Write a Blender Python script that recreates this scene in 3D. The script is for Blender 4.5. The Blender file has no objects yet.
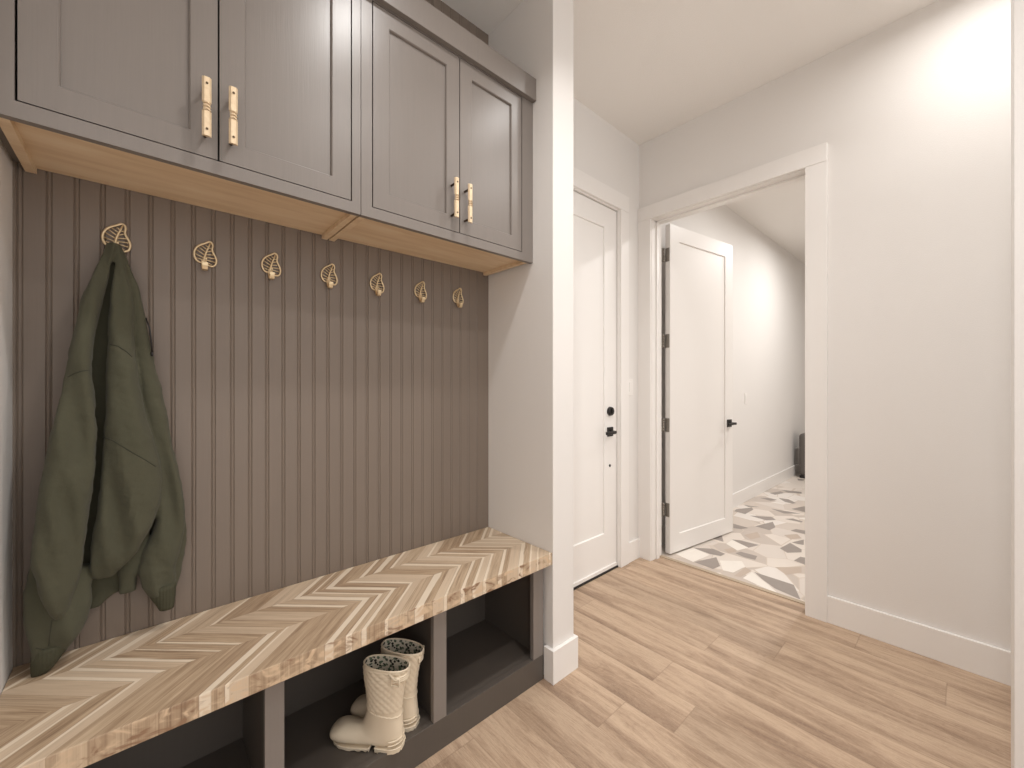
import bpy, bmesh, math, random
from math import sin, cos, pi, radians, sqrt
from mathutils import Vector, Matrix, noise as mnoise
random.seed(7)
S = bpy.context.scene
C = S.collection

# ------------------------------------------------------------------ camera, sky, lamps, exposure
FPX, HZ, EYE = 409.0, 385.0, 1.25
YAW = math.atan(455 / 409.0)                      # angle between the view axis and the bench direction (+X)
cam_d = bpy.data.cameras.new('camera'); cam = bpy.data.objects.new('camera', cam_d); C.objects.link(cam)
cam.location = (0, 0, EYE); cam.rotation_euler = (pi/2, 0, YAW - pi/2)
cam_d.sensor_width = 36; cam_d.lens = 36 * FPX / 1024; cam_d.shift_y = (HZ - 384) / 1024
cam_d.clip_start = .02
S.camera = cam
S.view_settings.view_transform = 'Standard'; S.view_settings.look = 'None'
S.view_settings.gamma = 1; S.view_settings.use_curve_mapping = False
S.view_settings.exposure = 0.02
W = bpy.data.worlds.new('world'); S.world = W; W.use_nodes = True
W.node_tree.nodes['Background'].inputs[0].default_value = (1.0, .975, .95, 1)
W.node_tree.nodes['Background'].inputs[1].default_value = 1.5

def lamp(name, loc, power, r=.055, spread=130, col=(1, .98, .955)):
    l = bpy.data.lights.new(name, 'AREA'); l.shape = 'DISK'; l.size = r * 2; l.energy = power
    l.color = col; l.spread = radians(spread)
    o = bpy.data.objects.new(name, l); C.objects.link(o); o.location = loc
    return o
lamp('downlight', (.95, -.07, 2.985), 9)
lamp('downlight', (2.24, -.10, 2.985), 6.2, r=.075, spread=172)
lamp('downlight', (.70, .62, 2.985), 7.5)
lamp('downlight', (1.70, .60, 2.985), 5)
lamp('downlight', (3.85, .50, 3.015), 13, spread=175)
lamp('downlight', (5.45, .55, 3.015), 32, spread=174)
lamp('downlight', (3.9, -.8, 3.015), 22, spread=170)

# ------------------------------------------------------------------ helpers
def at(u, v, y):
    """a point of the depth plane y"""
    fx, fy = cos(YAW), sin(YAW); s = (u - 512) / FPX
    d = Vector((fx + s * fy, fy - s * fx, -(v - HZ) / FPX)); k = y / d.y
    return Vector((0, 0, EYE)) + d * k

def obj(name, bm, m, parent=None, smooth=False):
    me = bpy.data.meshes.new(name)
    if parent is not None and world_loc(parent).length > 0:
        bmesh.ops.translate(bm, verts=bm.verts, vec=-world_loc(parent))
    bm.normal_update(); bm.to_mesh(me); bm.free()
    if not isinstance(m, (list, tuple)): m = [m]
    for k in m: me.materials.append(k)
    if smooth:
        for p in me.polygons: p.use_smooth = True
    o = bpy.data.objects.new(name, me); C.objects.link(o)
    if parent is not None: o.parent = parent
    return o
def world_loc(o):
    v = Vector(o.location)
    while o.parent: o = o.parent; v += o.location
    return v
def thing(name, label, cat, loc=(0, 0, 0), group=None):
    o = bpy.data.objects.new(name, None); C.objects.link(o); o.location = loc; o.empty_display_size = .05
    o['label'] = label; o['category'] = cat
    if group: o['group'] = group
    return o
def tag(o, label, cat, group=None):
    o['label'] = label; o['category'] = cat
    if group: o['group'] = group
    return o
def struct(name, bm, m, parent=None, smooth=False, label=None, cat=None):
    o = obj(name, bm, m, parent, smooth)
    if parent is None:
        o['kind'] = 'structure'
        if label: o['label'] = label; o['category'] = cat or name.split('_')[0]
    return o
def B(): return bmesh.new()
def box(bm, x0, x1, y0, y1, z0, z1, bev=0, mi=0, seg=2):
    r = bmesh.ops.create_cube(bm, size=1)
    for v in r['verts']:
        v.co = Vector(((x0 + x1) / 2 + v.co.x * (x1 - x0), (y0 + y1) / 2 + v.co.y * (y1 - y0), (z0 + z1) / 2 + v.co.z * (z1 - z0)))
    fs = list({f for v in r['verts'] for f in v.link_faces})
    for f in fs: f.material_index = mi
    if bev:
        es = list({e for v in r['verts'] for e in v.link_edges})
        bmesh.ops.bevel(bm, geom=es, offset=bev, segments=seg, affect='EDGES', profile=.5, material=mi)
    return bm
def cyl(bm, p0, p1, r, n=24, r2=None, mi=0, bev=0):
    p0, p1 = Vector(p0), Vector(p1); d = p1 - p0
    q = d.to_track_quat('Z', 'Y').to_matrix().to_4x4(); q.translation = (p0 + p1) / 2
    g = bmesh.ops.create_cone(bm, cap_ends=True, segments=n, radius1=r, radius2=r if r2 is None else r2, depth=d.length, matrix=q)
    for f in {f for v in g['verts'] for f in v.link_faces}:
        f.material_index = mi; f.smooth = len(f.verts) == 4
    return bm
def tube(bm, pts, r, n=8, closed=False, mi=0, flat=1.0, cap=True):
    pts = [Vector(p) for p in pts]; N = len(pts); rings = []
    up0 = Vector((0, 1, 0))
    for i, p in enumerate(pts):
        a = pts[(i - 1) % N] if (closed or i > 0) else p
        b = pts[(i + 1) % N] if (closed or i < N - 1) else p
        t = (b - a).normalized()
        s = t.cross(up0)
        if s.length < .05: s = t.cross(Vector((1, 0, 0)))
        s.normalize(); w = t.cross(s).normalized()
        rr = r[i] if isinstance(r, (list, tuple)) else r
        rings.append([bm.verts.new(p + s * rr * cos(2*pi*k/n) + w * rr * flat * sin(2*pi*k/n)) for k in range(n)])
    for i in range(N if closed else N - 1):
        A, D = rings[i], rings[(i + 1) % N]
        for k in range(n):
            f = bm.faces.new((A[k], A[(k+1) % n], D[(k+1) % n], D[k])); f.smooth = True; f.material_index = mi
    if not closed and cap:
        for R in (rings[0], rings[-1]):
            f = bm.faces.new(R); f.material_index = mi
    bmesh.ops.recalc_face_normals(bm, faces=bm.faces[:])
    return bm
def shaker(bm, w, z0, z1, t, rail, rec, both=False, bot=None, top=None):
    """one flat door leaf with a recessed centre panel; x 0..w, front face at y=0, back at y=t"""
    bot = bot or rail; top = top or rail
    def side(y, s):
        o = [(0, z0), (w, z0), (w, z1), (0, z1)]
        a = [(rail, z0 + bot), (w - rail, z0 + bot), (w - rail, z1 - top), (rail, z1 - top)]
        e = .0015
        b = [(a[0][0] + e, a[0][1] + e), (a[1][0] - e, a[1][1] + e), (a[2][0] - e, a[2][1] - e), (a[3][0] + e, a[3][1] - e)]
        q = .0025
        G = [bm.verts.new((p[0], y, p[1])) for p in ((a[0][0] - q, a[0][1] - q), (a[1][0] + q, a[1][1] - q), (a[2][0] + q, a[2][1] + q), (a[3][0] - q, a[3][1] + q))]
        O = [bm.verts.new((p[0], y, p[1])) for p in o]; A = [bm.verts.new((p[0], y + s * q, p[1])) for p in a]
        D = [bm.verts.new((p[0], y + s * rec, p[1])) for p in b]
        for k in range(4):
            j = (k + 1) % 4
            bm.faces.new((O[k], O[j], G[j], G[k])); bm.faces.new((G[k], G[j], A[j], A[k])); bm.faces.new((A[k], A[j], D[j], D[k]))
        bm.faces.new(D); return O
    F = side(0, 1)
    if both: K = side(t, -1)
    else:
        K = [bm.verts.new((v.co.x, t, v.co.z)) for v in F]; bm.faces.new(K)
    for k in range(4):
        j = (k + 1) % 4; bm.faces.new((F[k], F[j], K[j], K[k]))
    bmesh.ops.recalc_face_normals(bm, faces=bm.faces[:])
    return bm

# ------------------------------------------------------------------ node helper
class NT:
    def __init__(s, name):
        s.m = bpy.data.materials.new(name); s.m.use_nodes = True
        s.t = s.m.node_tree; s.b = s.t.nodes['Principled BSDF']
    def n(s, typ, **k):
        q = s.t.nodes.new(typ)
        for a, b in k.items(): setattr(q, a, b)
        return q
    def put(s, sock, v):
        if isinstance(v, bpy.types.NodeSocket): s.t.links.new(v, sock)
        elif isinstance(v, (tuple, list)) and len(v) == 3 and sock.type == 'RGBA': sock.default_value = (*v, 1)
        else: sock.default_value = v
    def M(s, op, a, b=None, c=None, clamp=False):
        q = s.n('ShaderNodeMath', operation=op, use_clamp=clamp)
        s.put(q.inputs[0], a)
        if b is not None: s.put(q.inputs[1], b)
        if c is not None: s.put(q.inputs[2], c)
        return q.outputs[0]
    def xyz(s, x=0, y=0, z=0):
        q = s.n('ShaderNodeCombineXYZ'); s.put(q.inputs[0], x); s.put(q.inputs[1], y); s.put(q.inputs[2], z); return q.outputs[0]
    def pos(s):
        q = s.n('ShaderNodeTexCoord'); r = s.n('ShaderNodeSeparateXYZ'); s.t.links.new(q.outputs['Object'], r.inputs[0])
        return q.outputs['Object'], r.outputs[0], r.outputs[1], r.outputs[2]
    def noise(s, vec, scale=5, detail=3, rough=.5, dist=0, col=False):
        q = s.n('ShaderNodeTexNoise'); s.put(q.inputs['Vector'], vec); s.put(q.inputs['Scale'], scale)
        s.put(q.inputs['Detail'], detail); s.put(q.inputs['Roughness'], rough); s.put(q.inputs['Distortion'], dist)
        return q.outputs['Color' if col else 'Fac']
    def white(s, vec):
        q = s.n('ShaderNodeTexWhiteNoise', noise_dimensions='3D'); s.put(q.inputs['Vector'], vec); return q.outputs['Value']
    def mix(s, f, a, b, typ='MIX'):
        q = s.n('ShaderNodeMix', data_type='RGBA', blend_type=typ); s.put(q.inputs[0], f); s.put(q.inputs[6], a); s.put(q.inputs[7], b)
        return q.outputs[2]
    def ramp(s, f, stops, interp='LINEAR'):
        q = s.n('ShaderNodeValToRGB'); q.color_ramp.interpolation = interp; e = q.color_ramp.elements
        while len(e) < len(stops): e.new(.5)
        for k, (p, c) in enumerate(stops):
            e[k].position = p; e[k].color = (*c, 1) if not isinstance(c, (int, float)) else (c, c, c, 1)
        s.put(q.inputs[0], f); return q.outputs[0]
    def step(s, v, a, b):
        q = s.n('ShaderNodeMapRange', interpolation_type='SMOOTHSTEP'); s.put(q.inputs[0], v); s.put(q.inputs[1], a); s.put(q.inputs[2], b); return q.outputs[0]
    def bump(s, h, dist=.001, st=1):
        q = s.n('ShaderNodeBump'); s.put(q.inputs['Height'], h); q.inputs['Distance'].default_value = dist; q.inputs['Strength'].default_value = st
        s.t.links.new(q.outputs[0], s.b.inputs['Normal'])
    def base(s, c, rough=.5, metal=0, spec=None):
        s.put(s.b.inputs['Base Color'], c); s.put(s.b.inputs['Roughness'], rough); s.b.inputs['Metallic'].default_value = metal
        if spec is not None: s.b.inputs['Specular IOR Level'].default_value = spec
def srgb(r, g, b):
    f = lambda c: (c / 255 / 12.92) if c / 255 <= .04045 else ((c / 255 + .055) / 1.055) ** 2.4
    return (f(r), f(g), f(b))

def paint(name, col, rough=.5, amp=.03, scale=3, bump=0.0, bscale=300, spec=.5):
    t = NT(name); p, x, y, z = t.pos()
    n = t.noise(p, scale, 3)
    a = tuple(c * (1 - amp) for c in col); b = tuple(min(1, c * (1 + amp)) for c in col)
    t.base(t.mix(n, a, b), rough, 0, spec)
    if bump: t.bump(t.noise(p, bscale, 2), bump)
    return t.m
M_wall = paint('wall_paint', srgb(232, 228, 224), .6, .012, 2, .0006, 260)
M_ceil = paint('ceiling_paint', srgb(242, 238, 233), .75, .012, 2, .001, 180)
M_trim = paint('white_trim_paint', srgb(239, 235, 231), .35, .008, 2)
M_door = paint('white_door_paint', srgb(239, 235, 231), .38, .008, 2)
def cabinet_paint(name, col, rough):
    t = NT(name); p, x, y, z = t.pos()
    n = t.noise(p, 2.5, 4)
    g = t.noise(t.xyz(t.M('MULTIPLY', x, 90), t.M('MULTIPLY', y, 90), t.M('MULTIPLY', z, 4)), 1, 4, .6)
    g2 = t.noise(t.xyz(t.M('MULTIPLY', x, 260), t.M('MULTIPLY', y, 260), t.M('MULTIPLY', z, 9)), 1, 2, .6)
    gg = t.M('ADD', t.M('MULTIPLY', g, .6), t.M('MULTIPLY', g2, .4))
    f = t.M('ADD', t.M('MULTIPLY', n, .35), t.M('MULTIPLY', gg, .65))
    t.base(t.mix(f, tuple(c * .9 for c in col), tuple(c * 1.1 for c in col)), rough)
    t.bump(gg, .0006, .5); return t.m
M_cab = cabinet_paint('taupe_grey_cabinet_paint', srgb(127, 119, 113), .33)
M_bead = cabinet_paint('taupe_brown_panel_paint', srgb(121, 108, 97), .5)
M_cub = cabinet_paint('shade_darkened_cubby_paint', srgb(84, 77, 71), .42)  # taupe with the cubby interior's shade put into the colour; base board too
M_black = paint('matt_black_metal', srgb(28, 25, 24), .4, .05)
M_gap = paint('door_gap_shade', srgb(40, 34, 30), .8)  # shade of the gap under the closed door, put into the colour
def metal(name, col, rough):
    t = NT(name); p, x, y, z = t.pos(); n = t.noise(p, 60, 3)
    t.base(t.mix(n, tuple(c * .85 for c in col), tuple(min(1, c * 1.08) for c in col)), rough, .85); return t.m
M_nickel = metal('satin_nickel', srgb(160, 155, 148), .35)
M_gold = metal('pale_gold', srgb(226, 204, 168), .45)
def bone():
    t = NT('pale_gold_cast_pull'); p, x, y, z = t.pos()
    n = t.noise(p, 90, 4, .6); t.base(t.mix(n, srgb(212, 184, 146), srgb(240, 220, 190)), .42, .35); t.bump(n, .0006); return t.m
M_bone = bone()

# oak plank floor, boards run along Y
def plank_floor():
    t = NT('pale_oak_planks'); p, x, y, z = t.pos()
    w, L = .182, 1.5
    xi = t.M('DIVIDE', t.M('SUBTRACT', x, 1.413), w); ix = t.M('FLOOR', xi); fx = t.M('FRACT', xi)
    off = t.M('MULTIPLY', t.white(t.xyz(ix, 3.3, 0)), L)
    yi = t.M('DIVIDE', t.M('ADD', y, off), L); iy = t.M('FLOOR', yi); fy = t.M('FRACT', yi)
    rnd = t.white(t.xyz(ix, iy, 1)); rnd2 = t.white(t.xyz(ix, iy, 7))
    sh = t.M('MULTIPLY', rnd, 37)
    big = t.noise(t.xyz(t.M('ADD', t.M('MULTIPLY', x, 9), sh), t.M('MULTIPLY', y, 1.0), sh), 1.5, 7, .66, .5)
    side = t.M('MULTIPLY', t.M('SUBTRACT', 1.0, t.step(fx, .0, .5)), t.M('ADD', .04, t.M('MULTIPLY', rnd2, .10)))
    big = t.M('SUBTRACT', t.M('ADD', big, .02), side)
    # growth-ring cathedral figure
    ring = t.M('MULTIPLY', t.noise(t.xyz(t.M('ADD', t.M('MULTIPLY', x, 7), sh), t.M('MULTIPLY', y, 1.3), 2), 1.6, 2, .5, .3), 60)
    ringf = t.M('POWER', t.M('ABSOLUTE', t.M('SINE', ring)), .6)
    fine = t.noise(t.xyz(t.M('MULTIPLY', x, 210), t.M('MULTIPLY', y, 7), sh), 1, 4, .65)
    pores = t.noise(t.xyz(t.M('MULTIPLY', x, 420), t.M('MULTIPLY', y, 22), sh), 1, 2, .6)
    c = t.ramp(big, [(.28, srgb(142, 117, 97)), (.42, srgb(174, 148, 124)), (.53, srgb(192, 166, 141)), (.7, srgb(204, 179, 154))])
    c = t.mix(t.M('MULTIPLY', t.M('SUBTRACT', 1.0, ringf), t.M('MULTIPLY', t.step(big, .58, .36), .55)), c, srgb(134, 106, 86))
    c = t.mix(t.M('MULTIPLY', t.step(fine, .48, .7), .38), c, srgb(150, 122, 98))
    c = t.mix(t.M('MULTIPLY', t.step(pores, .52, .68), .32), c, srgb(122, 100, 80))
    speck = t.noise(t.xyz(t.M('MULTIPLY', x, 520), t.M('MULTIPLY', y, 90), 4), 1, 2, .7)
    c = t.mix(t.M('MULTIPLY', t.step(speck, .5, .3), .22), c, srgb(222, 204, 182))
    tone = t.ramp(rnd2, [(0, .86), (.5, .97), (1, 1.0)])
    c = t.mix(1.0, c, tone, 'MULTIPLY')
    ex = t.M('MINIMUM', fx, t.M('SUBTRACT', 1.0, fx)); ey = t.M('MINIMUM', fy, t.M('SUBTRACT', 1.0, fy))
    seam = t.M('MAXIMUM', t.M('LESS_THAN', ex, .008), t.M('LESS_THAN', ey, .0014))
    c = t.mix(t.M('MULTIPLY', seam, .3), c, srgb(130, 106, 86))
    t.base(c, t.M('ADD', .40, t.M('MULTIPLY', fine, .15)), 0, .45)
    t.bump(t.M('SUBTRACT', t.M('MULTIPLY', pores, .3), seam), .0006, .6)
    return t.m
M_floor = plank_floor()

# acacia chevron bench top: bands in Y, 45 degree boards
def chevron():
    t = NT('chevron_wood_top'); p, x, y, z = t.pos()       # object origin is world origin
    a = t.M('SUBTRACT', y, 1.17)
    w = .159
    bi = t.M('FLOOR', t.M('DIVIDE', a, w)); r = t.M('SUBTRACT', a, t.M('MULTIPLY', bi, w))
    odd = t.M('MODULO', t.M('ADD', bi, 2.0), 2.0)
    tri = t.M('ADD', t.M('MULTIPLY', r, t.M('SUBTRACT', 1.0, t.M('MULTIPLY', odd, 2.0))), t.M('MULTIPLY', odd, w))
    s = t.M('SUBTRACT', t.M('SUBTRACT', x, .141), t.M('MULTIPLY', tri, 1.05))
    # boards of uneven width
    si = t.M('DIVIDE', s, .0555); si = t.M('ADD', si, t.M('MULTIPLY', t.M('SINE', t.M('MULTIPLY', si, 2.4)), .14))
    k = t.M('FLOOR', si); fr = t.M('FRACT', si)
    along = t.M('ADD', r, 0.0)
    r1 = t.white(t.xyz(k, bi, 1)); r2 = t.white(t.xyz(k, bi, 5)); r3 = t.white(t.xyz(k, bi, 9))
    seed = t.M('MULTIPLY', r1, 53)
    g = t.noise(t.xyz(t.M('ADD', t.M('MULTIPLY', fr, 3.2), seed), t.M('MULTIPLY', along, 5), seed), 1.0, 5, .62, .8)
    f = t.noise(t.xyz(t.M('MULTIPLY', fr, 18), t.M('MULTIPLY', along, 14), seed), 1.0, 3, .6, .3)
    gg = t.M('ADD', t.M('MULTIPLY', g, .7), t.M('MULTIPLY', f, .3))
    heart = t.ramp(gg, [(.32, srgb(124, 100, 80)), (.45, srgb(168, 144, 118)), (.58, srgb(190, 167, 140)), (.72, srgb(210, 189, 163))])
    c = t.mix(t.M('MULTIPLY', t.step(r2, .35, .95), .75), heart, srgb(212, 192, 168))
    c = t.mix(t.M('MULTIPLY', t.step(r2, .4, .0), .22), c, srgb(146, 120, 98))
    # pale sapwood runs down one edge of many boards
    edge = t.M('ADD', t.M('MULTIPLY', r3, .42), t.M('MULTIPLY', t.M('SUBTRACT', g, .5), .3))
    sap = t.M('SUBTRACT', 1.0, t.step(t.M('SUBTRACT', fr, edge), -.02, .03))
    sap = t.M('MULTIPLY', sap, t.M('GREATER_THAN', r3, .35))
    c = t.mix(t.M('MULTIPLY', sap, .9), c, srgb(226, 211, 190))
    # cut ends on the front edge: closed rings
    vor = t.noise(t.xyz(t.M('MULTIPLY', x, 18), 3.0, t.M('MULTIPLY', z, 30)), 1.0, 3, .5, 1.5)
    front = t.M('LESS_THAN', y, 1.1712)
    c = t.mix(t.M('MULTIPLY', front, t.step(vor, .52, .68)), c, srgb(142, 112, 88))
    c = t.mix(t.M('MULTIPLY', front, t.step(vor, .5, .3)), c, srgb(208, 182, 152))
    seam = t.M('LESS_THAN', t.M('MINIMUM', fr, t.M('SUBTRACT', 1.0, fr)), .018)
    c = t.mix(t.M('MULTIPLY', seam, .35), c, srgb(120, 92, 70))
    t.base(c, .42, 0, .4); t.bump(f, .0003, .5)
    return t.m
M_chev = chevron()
def birch():
    t = NT('birch_ply'); p, x, y, z = t.pos()
    g = t.noise(t.xyz(t.M('MULTIPLY', x, 3), t.M('MULTIPLY', y, 26), t.M('MULTIPLY', z, 26)), 1, 4, .6, .4)
    t.base(t.ramp(g, [(.3, srgb(216, 186, 150)), (.55, srgb(230, 204, 170)), (.8, srgb(236, 214, 184))]), .45); return t.m
M_birch = birch()
def tiles():
    t = NT('pale_mosaic_tile'); p, x, y, z = t.pos()
    q = t.n('ShaderNodeTexVoronoi', feature='F1'); t.put(q.inputs['Vector'], p); q.inputs['Scale'].default_value = 4.6; q.inputs['Randomness'].default_value = .9
    sp = t.n('ShaderNodeSeparateColor'); t.put(sp.inputs[0], q.outputs['Color'])
    e = t.n('ShaderNodeTexVoronoi', feature='DISTANCE_TO_EDGE'); t.put(e.inputs['Vector'], p); e.inputs['Scale'].default_value = 4.6; e.inputs['Randomness'].default_value = .9
    c = t.ramp(sp.outputs[0], [(0, srgb(196, 184, 174)), (.2, srgb(216, 206, 197)), (.45, srgb(224, 214, 204)), (.7, srgb(208, 196, 185)), (.85, srgb(230, 223, 216))], 'CONSTANT')
    c = t.mix(t.M('MULTIPLY', t.noise(p, 14, 4), .12), c, srgb(190, 172, 155))
    c = t.mix(t.M('LESS_THAN', e.outputs[0], .012), c, srgb(206, 192, 178))
    t.base(c, .35); return t.m
M_tile = tiles()
M_tdark = paint('grey_tile', srgb(150, 140, 133), .35, .08, 16)
M_tmid = paint('taupe_tile', srgb(190, 173, 158), .35, .05, 16)
M_twhite = paint('white_tile', srgb(236, 229, 220), .35, .04, 16)
def fleece(name, c1, c2):
    t = NT(name); p, x, y, z = t.pos()
    n = t.noise(p, 420, 3, .7); m = t.noise(p, 7, 4, .6)
    c = t.mix(m, c1, c2); c = t.mix(t.M('MULTIPLY', n, .35), c, tuple(k * 1.35 for k in c2))
    t.base(c, .95, 0, .15); t.b.inputs['Sheen Weight'].default_value = .06; t.b.inputs['Sheen Roughness'].default_value = .6
    t.bump(t.M('ADD', n, t.M('MULTIPLY', m, 2)), .0012, .6); return t.m
M_fleece = fleece('olive_fleece', srgb(68, 68, 54), srgb(82, 80, 65))
def rib():
    t = NT('olive_rib_knit'); p, x, y, z = t.pos()
    w = t.M('SINE', t.M('MULTIPLY', x, 900)); n = t.noise(p, 400, 2)
    t.base(t.mix(n, srgb(66, 66, 53), srgb(80, 78, 63)), .95, 0, .15); t.bump(w, .0005, .5); return t.m
M_rib = rib()
def rubber():
    t = NT('cream_rubber'); p, x, y, z = t.pos()
    n = t.noise(p, 12, 3); t.base(t.mix(n, srgb(214, 198, 174), srgb(226, 211, 188)), .42, 0, .45); return t.m
M_rub = rubber()
def floral():
    t = NT('floral_boot_lining'); p, x, y, z = t.pos()
    q = t.n('ShaderNodeTexVoronoi', feature='F1'); t.put(q.inputs['Vector'], t.noise(p, 60, 2, col=True)); q.inputs['Scale'].default_value = 7
    q2 = t.n('ShaderNodeTexVoronoi', feature='F1'); t.put(q2.inputs['Vector'], p); q2.inputs['Scale'].default_value = 90
    c = t.mix(t.M('LESS_THAN', q2.outputs['Distance'], .42), srgb(205, 196, 178), srgb(48, 44, 38))
    c = t.mix(t.M('LESS_THAN', t.noise(p, 90, 1), .42), c, srgb(92, 104, 84))
    t.base(c, .8); return t.m
M_flor = floral()

# ------------------------------------------------------------------ the room
XL, X1, X1b = -.246, 1.28, 1.415          # alcove side wall, partition
YB, YP = 1.60, 1.165                    # back plane, partition end
XR, XRb = 2.688, 2.808                  # wall with the open doorway
YC = 2.75
bm = B(); box(bm, -1.6, XRb - .004, -1.6, 1.78, -.06, 0)
struct('floor', bm, M_floor, label='pale oak plank floor of the mudroom', cat='floor')

DT=[[(3.03, 0.951), (3.02, 0.724), (2.841, 0.648), (2.879, 0.788), (2.951, 0.876)],[(2.886, 1.287), (3.087, 1.216), (2.956, 1.139), (2.87, 1.152)],[(3.129, 1.412), (3.227, 1.295), (3.197, 1.196), (3.131, 1.202), (3.111, 1.272)],[(3.534, 1.271), (3.565, 1.224), (3.57, 1.085), (3.451, 1.122)],[(3.264, 1.151), (3.325, 1.134), (3.33, 1.024), (3.246, 1.012), (3.237, 1.081)],[(3.444, 1.417), (3.566, 1.36), (3.434, 1.298), (3.434, 1.361)],[(4.428, 1.55), (4.611, 1.468), (4.54, 1.432), (4.326, 1.436), (4.343, 1.542)],[(3.947, 1.41), (3.926, 1.276), (3.846, 1.311), (3.828, 1.364)],[(4.306, 1.39), (4.419, 1.236), (4.348, 1.181), (4.272, 1.24)],[(4.019, 1.253), (4.269, 1.186), (4.121, 1.124), (4.001, 1.136)],[(3.616, 0.957), (3.802, 0.936), (3.714, 0.84), (3.65, 0.826), (3.561, 0.895)],[(3.822, 0.931), (3.966, 0.882), (3.829, 0.852), (3.817, 0.893)],[(3.439, 0.824), (3.55, 0.81), (3.56, 0.765), (3.408, 0.733)],[(4.123, 1.012), (4.203, 0.991), (4.223, 0.908), (4.111, 0.884)],[(4.445, 1.135), (4.514, 1.09), (4.486, 1.006), (4.443, 1.005)],[(4.711, 1.328), (4.734, 1.162), (4.74, 1.081), (4.628, 1.191)],[(4.852, 1.182), (5.051, 1.124), (5.039, 1.073), (4.821, 1.036)],[(5.063, 1.535), (5.136, 1.469), (5.128, 1.382), (5.026, 1.417)],[(5.218, 1.395), (5.238, 1.306), (5.132, 1.21), (5.077, 1.227), (5.093, 1.3)],[(5.645, 1.487), (5.711, 1.292), (5.618, 1.271), (5.561, 1.387)],[(5.376, 1.527), (5.563, 1.465), (5.5, 1.415), (5.337, 1.46)],[(4.644, 1.56), (4.686, 1.42), (4.602, 1.496)],[(6.476, 1.514), (6.495, 1.445), (6.405, 1.425), (6.366, 1.477)]]
MTl=[[(2.87, 1.019), (3.065, 1.017), (3.037, 0.967), (2.885, 0.984)],[(3.276, 1.234), (3.384, 1.193), (3.301, 1.156), (3.228, 1.184)],[(3.713, 1.241), (3.881, 1.193), (3.761, 1.132), (3.647, 1.169)],[(3.218, 0.88), (3.353, 0.759), (3.254, 0.736), (3.141, 0.796)],[(3.96, 1.019), (4.072, 0.952), (3.982, 0.901), (3.887, 0.954)]]
WT=[[(2.879, 0.969), (3.019, 0.961), (2.902, 0.83), (2.813, 0.747)],[(2.923, 1.442), (3.135, 1.406), (3.091, 1.264), (2.881, 1.292)],[(3.403, 1.265), (3.524, 1.267), (3.451, 1.122), (3.329, 1.158)],[(3.047, 1.177), (3.152, 1.068), (3.073, 1.02), (2.915, 1.041), (2.9, 1.099)]]
bm = B(); box(bm, XRb, 8.6, -1.6, 1.78, -.06, 0)
rr = random.Random(3)
for x in [3.1 + .42 * k for k in range(12)]:                       # the same kite tiles carry on beyond the doorway's edge
    for y in (.45, .1, -.3, -.7, -1.1):
        ox, oy = x + rr.uniform(-.1, .1), y + rr.uniform(-.1, .1); a0 = rr.uniform(0, 6)
        DT.append([(ox + rr.uniform(.07, .14) * cos(a0 + q * 1.57), oy + rr.uniform(.05, .1) * sin(a0 + q * 1.57)) for q in range(4)])
for L, mi in ((MTl, 2), (WT, 3), (DT, 1)):
    for P in L:
        f = bm.faces.new([bm.verts.new((px, py, .0006 + .0001 * mi)) for px, py in P]); f.material_index = mi
        f.normal_update()
        if f.normal.z < 0: f.normal_flip()
struct('floor', bm, [M_tile, M_tdark, M_tmid, M_twhite], label='pale mosaic floor with grey kite tiles beyond the doorway', cat='floor')

bm = B(); box(bm, -1.6, XRb, -1.6, 1.78, 3.0, 3.1)
struct('ceiling', bm, M_ceil, label='white ceiling of the mudroom', cat='ceiling')
bm = B(); box(bm, XRb, 8.6, -1.6, 1.78, 3.03, 3.1)
struct('ceiling', bm, M_ceil, label='white ceiling seen beyond the open doorway', cat='ceiling')

bm = B(); box(bm, -1.6, XL, 1.0, 1.78, 0, 3.0)
struct('wall_left', bm, M_wall, label='white side wall at the left end of the bench', cat='wall')

# beadboard: swept profile along Z, grooves every 51.5 mm with a small bead
bm = B(); prof = []; GX0, GXP = -.2349, .04975
x = XL; gx = [GX0 + GXP * k for k in range(30)]
prof.append((XL, YB))
for g in gx:
    if g > X1 - .012: break
    for dx, dy in ((-.0065, 0), (-.0045, .0023), (-.0025, .0005), (0, -.0006), (.0025, .0005), (.0045, .0023), (.0065, 0)):
        if g + dx > XL + .001: prof.append((g + dx, YB + dy))
prof.append((X1, YB)); prof.append((X1, YB + .02)); prof.append((XL, YB + .02))
lo = [bm.verts.new((a, b, 0)) for a, b in prof]; hi = [bm.verts.new((a, b, 3.0)) for a, b in prof]
for k in range(len(prof)):
    j = (k + 1) % len(prof); bm.faces.new((lo[k], lo[j], hi[j], hi[k]))
bm.faces.new(lo); bm.faces.new(hi); bmesh.ops.recalc_face_normals(bm, faces=bm.faces[:])
struct('wall_back', bm, M_bead, label='taupe beadboard panelling behind the coat hooks', cat='wall')

bm = B(); box(bm, X1, X1b, YP, 1.78, 0, 3.0, .003)
struct('wall_partition', bm, M_wall, label='white partition wall at the right end of the bench', cat='wall')

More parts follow.
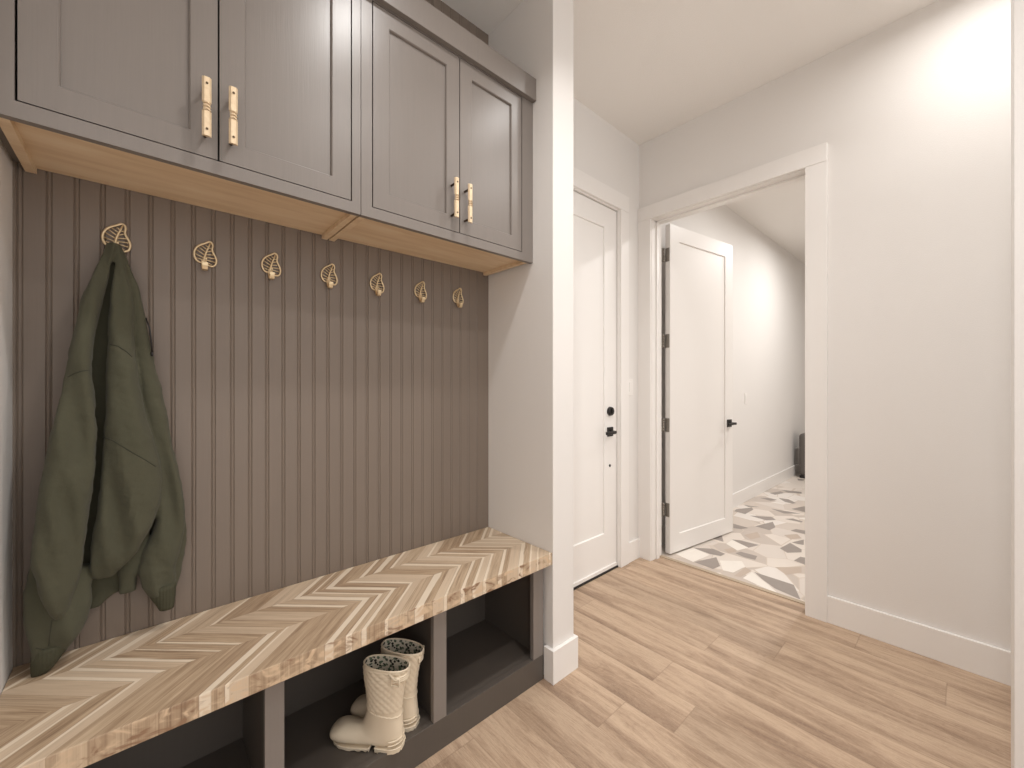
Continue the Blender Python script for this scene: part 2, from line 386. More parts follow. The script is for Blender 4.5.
DX0, DX1, DZ = 1.48, 2.420, 2.445       # closed door opening
bm = B()
box(bm, X1b, DX0 - .02, YB, 1.72, 0, 3.0); box(bm, DX1 + .02, XRb + .0, YB, 1.72, 0, 3.0); box(bm, DX0 - .02, DX1 + .02, YB, 1.72, DZ + .02, 3.0)
struct('wall_far', bm, M_wall, label='white wall around the closed door', cat='wall')
bm = B(); box(bm, DX0 - .1, DX1 + .1, 1.725, 1.77, 0, 3.0)
struct('wall_outside', bm, M_wall)
OY0, OY1, OZ = .592, 1.497, 2.427       # open doorway
bm = B()
box(bm, XR, XRb, -1.6, OY0 - .02, 0, 3.0); box(bm, XR, XRb, OY1 + .02, YB, 0, 3.0); box(bm, XR, XRb, OY0 - .02, OY1 + .02, OZ + .02, 3.0)
struct('wall_right', bm, M_wall, label='white wall with the open doorway to the tiled room', cat='wall')
bm = B(); box(bm, XRb, 8.6, YB, 1.72, 0, 3.03)
struct('wall_tiled_room', bm, M_wall, label='white wall running along the tiled room behind the open door', cat='wall')
bm = B(); box(bm, 8.6, 8.7, -1.6, 1.72, 0, 3.1)
struct('wall_tiled_room_end', bm, M_wall)
bm = B(); box(bm, XRb, 8.6, -1.72, -1.6, 0, 3.1)
struct('wall_tiled_room_side', bm, M_wall)
bm = B(); box(bm, -1.7, -1.6, -1.6, 1.78, 0, 3.1)
struct('wall_behind_light_block', bm, M_wall)  # unseen wall, added to cut the fill light from this side
bm = B(); box(bm, 1.86, 1.98, -1.6, -.0902, 0, 3.0, .002)
struct('wall_near', bm, M_wall, label='edge of a near white wall at the right border of the view', cat='wall')

# baseboards
def base(name, x0, x1, y0, y1, **k):
    bm = B(); box(bm, x0, x1, y0, y1, 0, .14, .002); struct(name, bm, M_trim, **k)
base('baseboard_right', XR - .016, XR, -1.6, .492, label='white baseboard under the right hand wall', cat='baseboard')
bm = B()
box(bm, X1 - .016, X1b + .012, YP - .016, YP, 0, .14, .002); box(bm, X1 - .016, X1, YP - .001, 1.204, 0, .14, .002); box(bm, X1b, X1b + .012, YP - .001, YB, 0, .14, .002)
struct('baseboard_partition', bm, M_trim, label='white baseboard block wrapped around the foot of the partition wall', cat='baseboard')
base('baseboard_far', 2.522, XR, YB - .016, YB, label='short white baseboard between the closed door and the corner', cat='baseboard')
base('baseboard_tiled_room', XRb + .12, 8.6, YB - .016, YB, label='white baseboard along the tiled floor', cat='baseboard')
base('baseboard_tiled_room_end', 8.584, 8.6, -1.6, YB - .016)

# casings and jambs
bm = B()
box(bm, DX1 + .006, 2.52, YB - .02, YB, 0, DZ + .006, .0015); box(bm, X1b + .001, DX0 - .006, YB - .02, YB, 0, DZ + .006, .0015)
box(bm, X1b + .001, 2.52, YB - .022, YB, DZ + .006, DZ + .115, .0015)
box(bm, DX1, DX1 + .02, YB - .002, 1.72, 0, DZ, .001); box(bm, DX0 - .02, DX0, YB - .002, 1.72, 0, DZ, .001); box(bm, DX0 - .02, DX1 + .02, YB - .002, 1.72, DZ, DZ + .02, .001)
struct('trim_1', bm, M_trim, label='white casing around the closed door', cat='door casing')
bm = B()
box(bm, XR - .02, XR, OY0 - .1, OY0 - .004, 0, OZ + .004, .0015)
box(bm, XR - .02, XR, OY1 + .004, YB - .001, 0, OZ + .004, .0015)
box(bm, XR - .022, XR, OY0 - .1, YB - .001, OZ + .004, OZ + .1, .0015)
box(bm, XR - .003, XRb + .01, OY1, OY1 + .02, 0, OZ, .001); box(bm, XR - .003, XRb + .01, OY0 - .02, OY0, 0, OZ, .001)
box(bm, XR - .003, XRb + .01, OY0 - .02, OY1 + .02, OZ, OZ + .02, .001)
box(bm, 2.735, 2.772, OY1 - .011, OY1 + .001, 0, OZ, .001); box(bm, 2.735, 2.772, OY0 - .001, OY0 + .011, 0, OZ, .001); box(bm, 2.735, 2.772, OY0, OY1, OZ - .011, OZ + .001, .001)
box(bm, XRb, XRb + .02, OY1 + .004, YB - .001, 0, OZ + .1, .0015); box(bm, XRb, XRb + .02, OY0 - .1, OY0 - .004, 0, OZ + .1, .0015); box(bm, XRb, XRb + .02, OY0 - .004, OY1 + .004, OZ + .004, OZ + .1, .0015)
struct('trim_2', bm, M_trim, label='white casing and jambs around the open doorway', cat='door casing')
bm = B(); box(bm, 2.788, 2.822, OY0, OY1, -.005, .006, .002)
struct('trim_3', bm, paint('beige_transition', srgb(178, 160, 138), .5), label='thin beige strip where oak planks meet the mosaic tiles', cat='threshold strip')

# ------------------------------------------------------------------ doors
def lever(parent, x, y, z, d=-1):
    """square rose with a lever pointing in direction d"""
    bm = B(); box(bm, x - .031, x + .031, y - .009, y, z - .031, z + .031, .002)
    cyl(bm, (x, y - .009, z), (x, y - .05, z), .010, 20)
    box(bm, min(x - .012 * -d, x + d * .112), max(x - .012 * -d, x + d * .112), y - .06, y - .046, z - .010, z + .010, .003)
    return obj('door_handle', bm, M_black, parent)
d1 = bpy.data.objects.new('door_1', None); C.objects.link(d1); d1.location = (DX0, YB + .014, 0)
d1['kind'] = 'structure'; d1['label'] = 'closed white single panel door with black lever and deadbolt'; d1['category'] = 'door'
bm = B(); shaker(bm, DX1 - DX0 - .008, .035, DZ - .004, .044, .138, .009, bot=.225, top=.14); bmesh.ops.translate(bm, verts=bm.verts, vec=(DX0 + .004, YB + .014, 0))
obj('door_leaf', bm, M_door, d1)
bm = B(); box(bm, DX0 + .006, DX1 - .006, YB + .006, YB + .05, .012, .035, .002)
obj('door_sweep', bm, M_door, d1)
bm = B(); box(bm, DX0, DX1, YB + .0, 1.70, -.004, .010, .001)
obj('threshold', bm, M_gap, d1)['label'] = 'threshold strip coloured dark as the shaded gap under the door'
lever(d1, 2.338, YB + .014, .935)['label'] = 'black lever on a square rose'
bm = B(); cyl(bm, (2.338, YB + .014, 1.073), (2.338, YB - .004, 1.073), .031, 32, .028); box(bm, 2.333, 2.343, YB - .012, YB, 1.059, 1.087, .002)
obj('deadbolt', bm, M_black, d1)
bm = B(); cyl(bm, (2.338, YB + .016, .706), (2.338, YB + .010, .706), .009, 20)
obj('lock_hole', bm, M_black, d1)['label'] = 'small round black cover below the lever'

HG = Vector((2.862, 1.452, 0)); ang = -radians(8.4)
d2 = bpy.data.objects.new('door_2', None); C.objects.link(d2); d2.location = HG; d2.rotation_euler = (0, 0, ang)
d2['kind'] = 'structure'; d2['label'] = 'white single panel door standing open into the tiled room'; d2['category'] = 'door'
def local(o): o.parent = d2; return o
bm = B(); shaker(bm, .855, .012, 2.432, .04, .115, .009, both=True, bot=.13, top=.115)
local(obj('door_leaf', bm, M_door))
bm = B(); x, z = .795, .93
box(bm, x - .031, x + .031, -.009, 0, z - .031, z + .031, .002); cyl(bm, (x, -.009, z), (x, -.05, z), .010, 20); box(bm, x - .112, x + .012, -.06, -.046, z - .01, z + .01, .003)
box(bm, x - .031, x + .031, .04, .049, z - .031, z + .031, .002); cyl(bm, (x, .049, z), (x, .09, z), .010, 20); box(bm, x - .112, x + .012, .086, .10, z - .01, z + .01, .003)
local(obj('door_handle', bm, M_black))['label'] = 'black levers on square roses'
for z in (2.209, 1.575, .955, .33):
    bm = B()
    for k in range(5): cyl(bm, (-.014, .046, z - .05 + k * .02), (-.014, .046, z - .031 + k * .02), .0065, 16)
    box(bm, -.002, .0005, .006, .040, z - .05, z + .05, .0005)
    box(bm, -.045, -.013, .0465, .0485, z - .05, z + .05, .0005)
    for q in (-.03, 0, .03): cyl(bm, (-.003, .022, z + q), (.0, .022, z + q), .004, 10)
    local(obj('hinge', bm, M_nickel))

# ------------------------------------------------------------------ light switches
def switch(x, z, label, w=.07, rocker=True):
    t = thing('light_switch', label, 'light switch', (x, YB, z))
    bm = B(); box(bm, x - w/2, x + w/2, YB - .006, YB, z - .058, z + .058, .003); obj('cover_plate', bm, M_trim, t)
    bm = B(); box(bm, x - .016, x + .016, YB - .010, YB - .005, z - .033, z + .033, .002); obj('rocker', bm, M_trim, t)
switch(2.562, 1.236, 'white rocker light switch beside the closed door')
switch(4.83, 1.105, 'white wall plate on the tiled room wall past the open door')

# ------------------------------------------------------------------ cabinets
YF, ZB, ZT = 1.285, 1.790, 2.50
def pull(parent, x, z):
    """flat faceted pull with a carved collar at mid height, on two dark posts"""
    bm = B(); L = .072; w = .0095; y0 = YF - .036
    for s in (-1, 1):
        a, b = sorted((z + s * .011, z + s * L))
        prof = [(-w, 0), (-w * .55, -.0045), (w * .55, -.0045), (w, 0), (w, .003), (-w, .003)]
        A = [bm.verts.new((x + px, y0 + py, a)) for px, py in prof]; D = [bm.verts.new((x + px, y0 + py, b)) for px, py in prof]
        for k in range(6): bm.faces.new((A[k], A[(k+1) % 6], D[(k+1) % 6], D[k]))
        bm.faces.new(A); bm.faces.new(D)
        cyl(bm, (x, y0 - .006, z + s * .056), (x, y0 - .003, z + s * .056), .0028, 10, mi=1)
        cyl(bm, (x, y0 + .002, z + s * .056), (x, YF, z + s * .056), .0042, 12, mi=1)
    box(bm, x - w * .72, x + w * .72, y0 - .003, y0 + .004, z - .013, z + .013, .001)
    for q in (-.008, 0, .008): tube(bm, [(x - w * .8, y0 - .002, z + q - .002), (x, y0 - .006, z + q + .002), (x + w * .8, y0 - .002, z + q - .002)], .0022, 8)
    bmesh.ops.recalc_face_normals(bm, faces=bm.faces[:])
    return obj('handle', bm, [M_bone, metal_dark], parent)
metal_dark = metal('aged_bronze', srgb(96, 80, 64), .45)
def cabinet(x0, x1, doors, pulls, label, sl, sr):
    t = thing('wall_cabinet', label, 'cabinet', ((x0 + x1) / 2, YF, ZB))
    bm = B(); a, b = doors[0][0], doors[-1][1]; T = .019
    box(bm, x0, a - .002, YF, YF + T, ZB, ZT); box(bm, b + .002, x1, YF, YF + T, ZB, ZT)
    box(bm, a - .002, b + .002, YF, YF + T, ZB, 1.8245); box(bm, a - .002, b + .002, YF, YF + T, 2.4935, ZT)
    box(bm, x0, x0 + T, YF + T, YB - .001, 1.812, ZT); box(bm, x1 - T, x1, YF + T, YB - .001, 1.812, ZT)
    box(bm, x0 + T, x1 - T, YF + T, YB - .001, ZT - .02, ZT)
    box(bm, x0 + T, x1 - T, YF + .06, YB - .001, 1.822, 1.84)
    obj('cabinet_body', bm, M_cab, t)
    bm = B()
    box(bm, x0 + .002 + sl, x1 - .002 - sr, YF + T + .001, YB - .002, 1.806, 1.8118)
    box(bm, x0 + .002 + sl, x0 + .022 + sl, YF + T + .001, YB - .002, 1.7915, 1.8062, .0008); box(bm, x1 - .022 - sr, x1 - .002 - sr, YF + T + .001, YB - .002, 1.7915, 1.8062, .0008)
    obj('underside_panel', bm, M_birch, t)['label'] = 'unpainted pale wood underside'
    for k, (da, db) in enumerate(doors):
        bm = B(); shaker(bm, db - da - .004, 1.8275, 2.4905, .018, .057, .009); bmesh.ops.translate(bm, verts=bm.verts, vec=(da + .002, YF + .0005, 0))
        d = obj('door', bm, M_cab, t); d['label'] = ('left', 'right')[k] + ' shaker door'
        pull(d, pulls[k][0], pulls[k][1])
hp = at(206.5, 108, YF - .03); hq = at(233, 117, YF - .03); hr = at(456, 198, YF - .03); hs = at(469.5, 204, YF - .03)
cabinet(XL + .001, .510, [(-.193, .142), (.142, .481)], [(hp.x, hp.z), (hq.x, hq.z)], 'taupe shaker wall cabinet at left, over the hanging jacket', .018, 0)
cabinet(.512, X1 - .001, [(.549, .889), (.889, 1.212)], [(hr.x, hr.z), (hs.x, hs.z)], 'taupe shaker wall cabinet at right, next to the white partition wall', 0, .012)
bm = B()
box(bm, XL + .001, X1 - .001, YF - .022, YF - .0005, 2.496, 2.592, .0015); box(bm, XL + .001, X1 - .001, YF - .001, YF + .05, 2.5005, 2.52)
o = obj('crown_molding', bm, M_cab); tag(o, 'flat taupe molding board along the top of the wall cabinets', 'molding')

# ------------------------------------------------------------------ bench
bm = B(); box(bm, XL + .001, X1 - .0008, 1.17, YB - .001, .491, .542, .002)
tag(obj('bench_top', bm, M_chev), 'chevron patterned wood bench top under the coat hooks', 'bench top')
t = thing('storage_bench', 'low taupe cubby base with open compartments under the chevron bench top', 'storage bench', (.5, 1.205, 0))
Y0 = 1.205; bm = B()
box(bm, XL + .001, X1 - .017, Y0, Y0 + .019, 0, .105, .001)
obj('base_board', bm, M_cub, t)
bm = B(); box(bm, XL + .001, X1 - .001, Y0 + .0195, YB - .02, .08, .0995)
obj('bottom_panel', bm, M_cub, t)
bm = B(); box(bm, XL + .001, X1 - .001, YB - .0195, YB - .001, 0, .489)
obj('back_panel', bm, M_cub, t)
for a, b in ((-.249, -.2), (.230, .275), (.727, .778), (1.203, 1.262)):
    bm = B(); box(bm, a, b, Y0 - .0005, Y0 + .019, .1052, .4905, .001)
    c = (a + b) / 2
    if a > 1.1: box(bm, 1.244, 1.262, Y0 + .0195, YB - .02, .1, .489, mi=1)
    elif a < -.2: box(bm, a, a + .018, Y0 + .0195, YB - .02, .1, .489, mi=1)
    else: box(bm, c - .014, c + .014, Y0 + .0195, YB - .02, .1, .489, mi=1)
    obj('divider', bm, [M_cab, M_cub], t)  # plain taupe front, inner faces in the shade-darkened paint

# ------------------------------------------------------------------ leaf hooks
OUT = [(946,238),(964,246),(972,268),(966,294),(973,322),(990,350),(1002,385),(994,420),(972,438),(945,438),(922,428),(905,412),(885,420),(860,418),(838,404),(823,376),(822,345),(832,316),(851,292),(879,272),(908,258),(930,245)]
VL = [[(935,285),(912,272)],[(925,308),(880,283)],[(915,332),(855,296)],[(908,356),(836,322)],[(903,380),(827,356)],[(899,398),(836,388)]]
VR = [[(936,296),(958,290)],[(926,325),(962,312)],[(918,350),(978,342)],[(910,372),(994,372)],[(905,392),(990,402)],[(900,405),(962,428)]]
def leaf_hook(cx, cz, label, idx):
    t = thing('coat_hook', label, 'coat hook', (cx, YB, cz), 'leaf coat hooks on the beadboard')
    P = lambda u, v: ((u - 908) * .00031 + cx, YB - .006, cz - (v - 350) * .00038)
    bm = B(); n = len(OUT)
    pts = []
    for i in range(n):                                  # smooth the outline
        p0, p1, p2, p3 = OUT[i-1], OUT[i], OUT[(i+1) % n], OUT[(i+2) % n]
        for k in range(3):
            s = k / 3
            pts.append(tuple(.5 * (2*p1[c] + (p2[c]-p0[c])*s + (2*p0[c]-5*p1[c]+4*p2[c]-p3[c])*s*s + (3*p1[c]-p0[c]-3*p2[c]+p3[c])*s**3) for c in (0, 1)))
    tube(bm, [P(*q) for q in pts], .0031, 8, closed=True, flat=.8)
    tube(bm, [P(*q) for q in ((952,248),(940,280),(925,310),(912,345),(902,385),(898,412))], [.002,.0024,.0028,.003,.0034,.0038], 8)
    for a, b in VL + VR: tube(bm, [P(*a), P(*b)], .0018, 6)
    cyl(bm, (cx, YB - .006, cz - .012), (cx, YB, cz - .012), .006, 12)
    obj('leaf_plate', bm, M_gold, t)
    bm = B(); x = P(900, 400)[0]; z = P(900, 400)[2]
    path = [(x, YB - .006, z + .002), (x, YB - .009, z - .012), (x, YB - .015, z - .026), (x, YB - .024, z - .033), (x, YB - .032, z - .031), (x, YB - .036, z - .022), (x, YB - .037, z - .012)]
    w = .0072; prev = None
    for i, p in enumerate(path):
        a = Vector(path[max(i-1, 0)]); b = Vector(path[min(i+1, len(path)-1)]); tt = (b - a).normalized(); nn = Vector((0, -tt.z, tt.y)) * .0022
        R = [bm.verts.new(Vector(p) + Vector((s * w, 0, 0)) + nn * q) for s, q in ((-1,-1),(1,-1),(1,1),(-1,1))]
        if prev:
            for k in range(4): bm.faces.new((prev[k], prev[(k+1)%4], R[(k+1)%4], R[k]))
        else: bm.faces.new(R)
        prev = R
    bm.faces.new(prev); bmesh.ops.recalc_face_normals(bm, faces=bm.faces[:])
    bmesh.ops.bevel(bm, geom=bm.edges[:], offset=.0008, segments=2, affect='EDGES')
    obj('prong', bm, M_gold, t)
    return t
names = ['gold leaf hook carrying the olive jacket', 'empty gold leaf hook nearest the jacket', 'second empty gold leaf hook to the right of the jacket',
         'gold leaf hook right below the joint between the two wall cabinets', 'gold leaf hook under the left door of the right cabinet',
         'gold leaf hook second from the white partition wall', 'gold leaf hook closest to the white partition wall']
for k, (u, v) in enumerate(((116,238),(205,254.5),(271,265),(329,275),(377,283.5),(420.5,291),(458,297))):
    q = at(u, v, YB - .006); leaf_hook(q.x, q.z, names[k], k)

# ------------------------------------------------------------------ jacket
def loft(bm, rows, n=40, ex=2.4, cap=True, fold=0, seed=0, mi=0):
    """rows: (v, uL, uR, y centre, half thickness); a closed cloth tube"""
    R = []; rows2 = []
    for i in range(len(rows) - 1):                       # Catmull-Rom between rows
        p0, p1, p2, p3 = rows[max(i-1, 0)], rows[i], rows[i+1], rows[min(i+2, len(rows)-1)]
        m = max(2, int(abs(p2[0] - p1[0]) / 5))
        for k in range(m):
            s = k / m
            rows2.append([.5 * (2*p1[c] + (p2[c]-p0[c])*s + (2*p0[c]-5*p1[c]+4*p2[c]-p3[c])*s*s + (3*p1[c]-p0[c]-3*p2[c]+p3[c])*s**3) for c in range(5)])
    rows2.append(list(rows[-1]))
    for (v, uL, uR, yc, ry) in rows2:
        if uR < uL + 1: uR = uL + 1
        a = at(uL, v, yc); b = at(uR, v, yc); cx = (a.x + b.x) / 2; rx = (b.x - a.x) / 2; z = a.z
        ring = []
        for k in range(n):
            th = 2 * pi * k / n; c_, s_ = cos(th), sin(th)
            px = cx + rx * math.copysign(abs(c_) ** (2 / ex), c_); py = yc + ry * math.copysign(abs(s_) ** (2 / ex), s_)
            if fold and s_ < 0:
                py += fold * -s_ * mnoise.noise(Vector((px * 26 + seed + z * 3, z * 3.2, seed)))
            ring.append(bm.verts.new((px, py, z)))
        R.append(ring)
    for i in range(len(R) - 1):
        for k in range(n):
            f = bm.faces.new((R[i][k], R[i][(k+1) % n], R[i+1][(k+1) % n], R[i+1][k])); f.material_index = mi
    if cap: bm.faces.new(R[0]); bm.faces.new(R[-1])
    return bm
jk = at(116, 245, 1.56)
jt = thing('hooded_jacket', 'olive green fleece jacket hanging by its neck from the leftmost leaf hook', 'jacket', jk)
bm = B()
# left sleeve
loft(bm, [(243,107,119,1.553,.014),(262,98.5,111,1.552,.015),(280,90,107.5,1.545,.022),(300,81,103,1.538,.026),(330,75,96,1.53,.029),(352,70,93,1.522,.032),(372,66,92.5,1.518,.033),(400,60,95,1.512,.035),
          (440,50,96.5,1.505,.037),(480,41.5,94.5,1.50,.038),(510,36.5,90.5,1.50,.038),(540,32.5,86.5,1.50,.038),(562,31.5,84,1.50,.036),(585,37,79.5,1.497,.032),(600,43,74,1.497,.028),(612,50,70,1.50,.022),(617,54,66,1.505,.014)], fold=.030, seed=1.7, ex=2.7)
# rolled lower sleeve
loft(bm, [(556,31,36,1.520,.008),(568,28.5,50,1.53,.014),(578,27,91,1.545,.030),(600,23.5,91.5,1.54,.038),(618,24,91.5,1.535,.040),(635,27,88,1.530,.040),(645,30.5,81,1.527,.036),(656,31.5,69,1.525,.028),(664,31.5,60,1.525,.024),(669,32,54,1.525,.018)], fold=.026, seed=4.1, ex=2.6)
# body front hanging between the sleeves
loft(bm, [(243,112,121,1.553,.013),(262,115,124,1.553,.014),(280,112.5,129,1.55,.018),(300,109.5,133,1.546,.022),(345,107,134,1.54,.026),(372,106,138,1.536,.028),(400,106,142,1.532,.031),(437,103.5,151.5,1.528,.034),
          (468,101.5,160,1.525,.036),(500,99,161,1.525,.037),(525,94,156,1.525,.036),(545,91,146,1.525,.034),(562,90,135.5,1.527,.030),(572,90,124,1.53,.024),(579,97,112,1.535,.014)], fold=.030, seed=7.7, ex=2.7)
# right sleeve
loft(bm, [(246,117,122,1.566,.009),(262,121,129,1.566,.012),(285,126,138,1.565,.014),(300,129,142,1.564,.016),(345,133,151,1.562,.019),(372,137,157,1.560,.021),(400,142,164.5,1.558,.023),(440,150,171,1.556,.025),(480,157,180.5,1.554,.028),
          (510,156,184.5,1.552,.030),(530,153,185,1.550,.031),(545,146,183,1.549,.032),(560,141,179,1.549,.032),(575,139,175.5,1.549,.031),(588,143,176,1.550,.028),(596,149,175.5,1.552,.024)], fold=.020, seed=3.3, ex=2.5)
# trailing sleeve edge against the wall
loft(bm, [(520,170,185,1.572,.012),(540,168,187,1.572,.014),(570,165,182,1.572,.014),(590,162,176,1.572,.012)])
# back of the body against the wall
loft(bm, [(252,106,124,1.580,.008),(290,92,132,1.585,.009),(350,84,140,1.587,.009),(420,75,155,1.587,.009),(500,66,165,1.587,.009),(560,66,150,1.587,.009),(590,70,138,1.587,.009),(597,74,136,1.587,.008),(603,80,112,1.587,.007),(610,84,100,1.587,.006)], fold=.004, seed=9)
loft(bm, [(530,116,150,1.565,.014),(560,117,146,1.566,.015),(580,118,137,1.567,.014),(594,119,136,1.568,.010)], fold=.010, seed=5)
body = obj('jacket_body', bm, M_fleece, jt, True)
md = body.modifiers.new('remesh', 'REMESH'); md.mode = 'VOXEL'; md.voxel_size = .0030; md.use_smooth_shade = True
md = body.modifiers.new('smooth', 'SMOOTH'); md.factor = .5; md.iterations = 3
tx = bpy.data.textures.new('fold', 'CLOUDS'); tx.noise_scale = .045; tx.noise_depth = 3
md = body.modifiers.new('folds', 'DISPLACE'); md.texture = tx; md.strength = .007; md.mid_level = .5; md.texture_coords = 'LOCAL'
bm = B(); loft(bm, [(649,31,76,1.526,.031),(656,30.8,70,1.526,.032),(663,30.6,63,1.526,.031),(669,30.6,57.5,1.527,.028),(673,30.8,53,1.527,.024),(675.5,31,48,1.528,.019)], fold=.004, seed=2)
bmesh.ops.recalc_face_normals(bm, faces=bm.faces[:])
obj('cuff', bm, M_rib, jt, True)['label'] = 'ribbed cuff reaching the bench top'
bm = B(); loft(bm, [(588,146,176,1.550,.030),(597,149.5,176,1.552,.028),(604,155,175,1.553,.022),(610,159,174,1.554,.018)], fold=.004, seed=2)
bmesh.ops.recalc_face_normals(bm, faces=bm.faces[:])
obj('cuff', bm, M_rib, jt, True)
bpy.context.view_layer.update()
bev = body.evaluated_get(bpy.context.evaluated_depsgraph_get())
M_seam = paint('dark_olive_thread', srgb(52, 51, 41), .9)
def seam(pts, r=.0012):
    """a sewn line lying on the cloth surface"""
    P = []
    for k in range(len(pts) - 1):
        for q in range(6):
            u = pts[k][0] + (pts[k+1][0] - pts[k][0]) * q / 6; v = pts[k][1] + (pts[k+1][1] - pts[k][1]) * q / 6
            d = (at(u, v, 1.5) - Vector((0, 0, EYE))).normalized()
            ok, hit, nrm, ix = bev.ray_cast(Vector((0, 0, EYE)) - jk, d)
            if ok: P.append(hit + jk)
    if len(P) < 3: return
    bm = B(); tube(bm, P, r, 6); obj('seam', bm, M_seam, jt, True)
seam([(68,377),(74,373.5),(82,371),(90,370)])
seam([(103,437),(112,440),(128,450),(144,459),(158,468)])
seam([(110,344),(118,346),(127,352),(133,358)])
seam([(52,620),(50,634),(48.5,648)], .001)
seam([(36,648),(50,651),(66,650),(78,642)], .001)
bm = B(); a = at(151, 338, 1.545); b = at(152, 352, 1.545)
tube(bm, [at(146, 318, 1.545), at(149.5, 328, 1.545), a, b], .0018, 8); cyl(bm, b, b - Vector((0, 0, .012)), .0035, 12)
obj('drawcord', bm, M_black, jt)

# ------------------------------------------------------------------ boots
def cat(rows, i, s):
    p0, p1, p2, p3 = rows[max(i-1, 0)], rows[i], rows[i+1], rows[min(i+2, len(rows)-1)]
    return [.5 * (2*p1[c] + (p2[c]-p0[c])*s + (2*p0[c]-5*p1[c]+4*p2[c]-p3[c])*s*s + (3*p1[c]-p0[c]-3*p2[c]+p3[c])*s**3) for c in range(len(p1))]
RINGS = [(-.018,.254,.132,.262,.037),(-.013,.240,.132,.245,.037),(-.006,.215,.129,.213,.037),(.003,.174,.121,.162,.036),(.008,.125,.120,.122,.035),(.006,.085,.126,.098,.035),
         (.003,.050,.134,.078,.035),(.008,.016,.147,.066,.036),(.040,.008,.162,.061,.037),(.083,.009,.180,.058,.038),(.126,.008,.198,.057,.041),(.163,.008,.212,.055,.043),(.194,.009,.224,.051,.0425),(.219,.010,.235,.046,.038),(.233,.014,.242,.039,.027),(.2395,.022,.2445,.031,.008)]
def boot(origin, ang, label, side):
    """x forward from heel to toe, z up; side = +1 when the buckle sits on the +y side"""
    t = thing('rain_boot', label, 'boot', (0, 0, 0), 'cream rain boots in the cubby')
    t.location = origin; t.rotation_euler = (0, 0, ang)
    def put(name, bm, m, sm=True):
        o = obj(name, bm, m, None, sm); o.parent = t; return o
    n = 112
    bm = B(); R = []
    grid = []
    for i in range(len(RINGS) - 1):
        for k in range(14): grid.append(cat(RINGS, i, k / 14))
    grid.append(list(RINGS[-1]))
    for (bx, bz, fx, fz, w) in grid:
        ring = []; c = Vector(((bx + fx) / 2, 0, (bz + fz) / 2)); h = Vector(((fx - bx) / 2, 0, (fz - bz) / 2))
        for k in range(n):
            th = 2 * pi * k / n; ca, sa = cos(th), sin(th); e = 2 / 2.25
            p = c + h * math.copysign(abs(ca) ** e, ca) + Vector((0, w * math.copysign(abs(sa) ** e, sa), 0))
            nrm = Vector((ca * h.x, sa * w, 0)).normalized() if h.length and fz > .12 else Vector((0, 0, 0))
            # quilted leg down to a curved border
            lim = .104 + .022 * (1 + ca) * .5
            if p.z > lim and p.z < .252:
                a = th * .055; q1 = (a + p.z) / .0200; q2 = (a - p.z) / .0200
                p += nrm * (.0030 * (abs(sin(pi * q1)) * abs(sin(pi * q2))) ** .5)
            ring.append(bm.verts.new(p))
        R.append(ring)
    for i in range(len(R) - 1):
        for k in range(n): bm.faces.new((R[i][k], R[i][(k+1) % n], R[i+1][(k+1) % n], R[i+1][k]))
    bm.faces.new(R[-1])
    # inner wall, same rings a little smaller
    def inner(rows, sc):
        out = []
        for (bx, bz, fx, fz, w) in rows:
            c = Vector(((bx + fx) / 2, 0, (bz + fz) / 2)); h = Vector(((fx - bx) / 2, 0, (fz - bz) / 2)) * sc
            out.append([c + h * math.copysign(abs(cos(2*pi*k/n)) ** (2/2.25), cos(2*pi*k/n)) + Vector((0, (w - .003) * math.copysign(abs(sin(2*pi*k/n)) ** (2/2.25), sin(2*pi*k/n)), 0)) for k in range(n)])
        return out
    bmesh.ops.recalc_face_normals(bm, faces=bm.faces[:])
    put('boot_shell', bm, M_rub)
    bm = B(); I = inner(grid[:60], .955); V = [[bm.verts.new(p) for p in r] for r in I]
    for i in range(len(V) - 1):
        for k in range(n): bm.faces.new((V[i][(k+1) % n], V[i][k], V[i+1][k], V[i+1][(k+1) % n]))
    bm.faces.new(V[-1])
    put('lining', bm, M_flor)['label'] = 'dark floral patterned lining'
    def ringpts(g, off=0.0, sc=1.0):
        bx, bz, fx, fz, w = g; c = Vector(((bx + fx) / 2, 0, (bz + fz) / 2)); h = Vector(((fx - bx) / 2, 0, (fz - bz) / 2)); out = []
        for k in range(72):
            th = 2*pi*k/72; ca, sa = cos(th), sin(th); e = 2/2.25
            out.append(c + h * math.copysign(abs(ca)**e, ca) * (1 + off / h.length) + Vector((0, (w + off) * math.copysign(abs(sa)**e, sa), 0)))
        return out
    bm = B(); tube(bm, ringpts(grid[0], -.0008), .0028, 8, closed=True)
    put('rim', bm, M_rub)
    # quilt border piping: follows the shell where z = lim
    pts = []
    for k in range(72):
        th = 2*pi*k/72; ca, sa = cos(th), sin(th); lim = .104 + .022 * (1 + ca) * .5
        best = None
        for g in grid[:90]:
            bx, bz, fx, fz, w = g; c = Vector(((bx + fx) / 2, 0, (bz + fz) / 2)); h = Vector(((fx - bx) / 2, 0, (fz - bz) / 2)); e = 2/2.25
            p = c + h * math.copysign(abs(ca)**e, ca) * 1.01 + Vector((0, (w + .0008) * math.copysign(abs(sa)**e, sa), 0))
            if best is None or abs(p.z - lim) < abs(best.z - lim): best = p
        pts.append(best)
    bm = B(); tube(bm, pts, .0022, 8, closed=True); put('piping', bm, M_rub)
    # heel counter bands
    bm = B()
    for zz in (.026, .038):
        band = []
        for k in range(25):
            th = pi - 1.25 + 2.5 * k / 24; band.append(Vector((.052 + .0500 * cos(th), .0395 * sin(th), zz)))
        tube(bm, band, .0022, 8)
    put('heel_band', bm, M_rub)
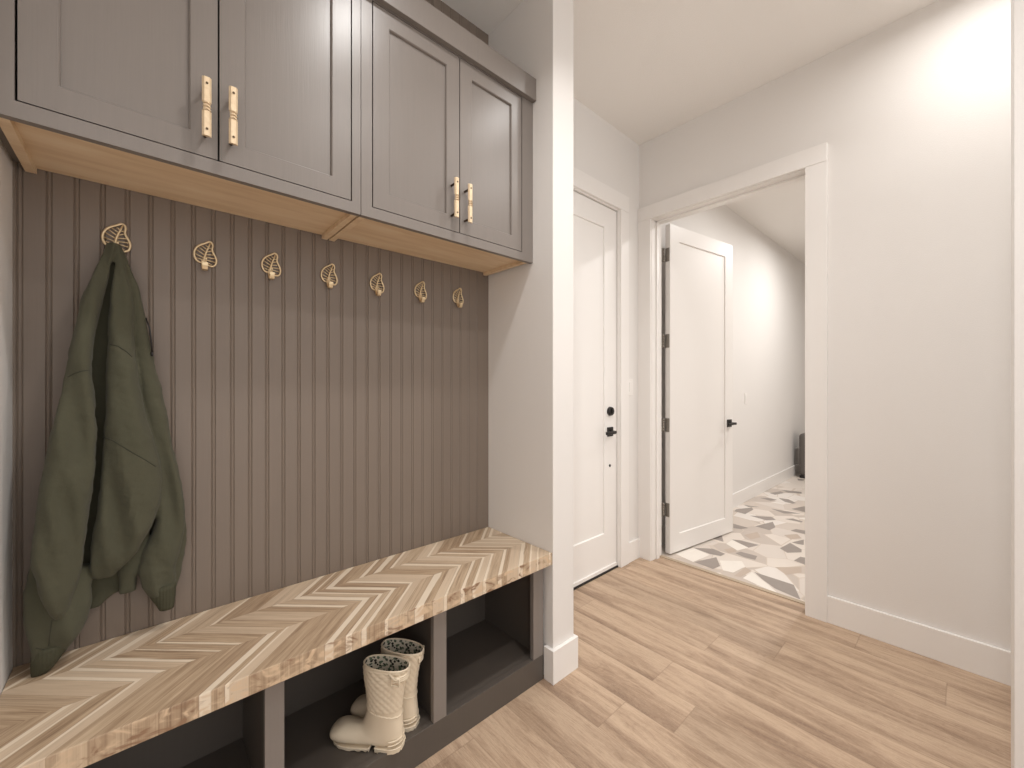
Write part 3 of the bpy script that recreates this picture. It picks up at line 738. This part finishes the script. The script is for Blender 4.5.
    # outsole: heel block and fore tread with lugs
    def outline(xa, xb):
        L = []; N = 26
        hw = lambda x: (.037 * sqrt(max(0, 1 - ((.04 - x) / .042) ** 2)) if x < .04 else .037 if x < .09 else .037 + .007 * min(1, (x - .09) / .07) if x < .175 else .044 * sqrt(max(0, 1 - ((x - .172) / .066) ** 2)))
        for k in range(N + 1):
            x = xa + (xb - xa) * (.5 - .5 * cos(pi * k / N)); L.append((x, hw(x)))
        return L
    bm = B()
    for xa, xb, zt, zb_ in ((.001, .080, .014, .0), (.100, .236, .011, .001)):
        L = outline(xa, xb); top = []; bot = []
        P = [(x, w) for x, w in L] + [(x, -w) for x, w in reversed(L)]
        Q = []
        for p in P:
            if not Q or (abs(p[0] - Q[-1][0]) + abs(p[1] - Q[-1][1])) > 1e-4: Q.append(p)
        if abs(Q[0][0] - Q[-1][0]) + abs(Q[0][1] - Q[-1][1]) < 1e-4: Q.pop()
        m = len(Q)
        mid = [bm.verts.new((x, y, zb_ + (.004 if (k // 2) % 2 else .0))) for k, (x, y) in enumerate(Q)]
        top = [bm.verts.new((x, y, zt)) for x, y in Q]
        for k in range(m): bm.faces.new((mid[k], mid[(k+1) % m], top[(k+1) % m], top[k]))
        bm.faces.new(top); bm.faces.new(mid)
        tube(bm, [Vector((x, y, zt)) for x, y in Q], .0022, 6, closed=True)
    bmesh.ops.recalc_face_normals(bm, faces=bm.faces[:])
    put('sole', bm, M_rub, False)
    # strap and buckle near the back of the leg
    g = grid[20]; sp = [p for k, p in enumerate(ringpts(g, .0035)) ]
    half = [sp[k] for k in range(72)]
    seg = [p for k, p in enumerate(half) if (side > 0 and 23 <= k <= 40) or (side < 0 and 32 <= k <= 49)]
    bm = B(); 
    for dz in (-.006, 0, .006): tube(bm, [p + Vector((0, 0, dz)) for p in seg], .0034, 8)
    put('strap', bm, M_rub)
    c = seg[3] if side > 0 else seg[-4]
    bm = B(); s = side
    cc = Vector(c) + Vector((0, s * .006, 0))
    tube(bm, [cc + Vector((dx, s * .002, dz)) for dx, dz in ((-.013,-.012),(.013,-.012),(.013,.012),(-.013,.012))], .003, 8, closed=True)
    tube(bm, [cc + Vector((-.014, s * .001, .013)), cc + Vector((-.002, s * .004, .006)), cc + Vector((.02, s * .001, .02))], .0035, 8)
    put('buckle', bm, M_rub)
a1 = math.atan2(1.376 - 1.167, .443 - .615)
boot((.614, 1.199, .1), a1, 'cream quilted rain boot in front, its buckle facing the room', 1)
boot((.687, 1.240, .1), a1 - .08, 'cream rain boot half hidden behind the front one', -1)

# ------------------------------------------------------------------ unidentified object at the end of the tiled room
bm = B(); box(bm, 6.55, 6.95, 1.12, 1.52, .03, .60, .05, seg=4)
t = thing('far_grey_object', 'dark grey rounded unidentified object against the wall at the far end of the tiled floor', 'unidentified object', (6.75, 1.32, 0))
obj('grey_object_body', bm, paint('dark_grey_plastic', srgb(96, 90, 86), .5), t)
bm = B(); box(bm, 6.56, 6.94, 1.13, 1.51, 0, .032, .005); obj('grey_object_foot', bm, M_black, t)
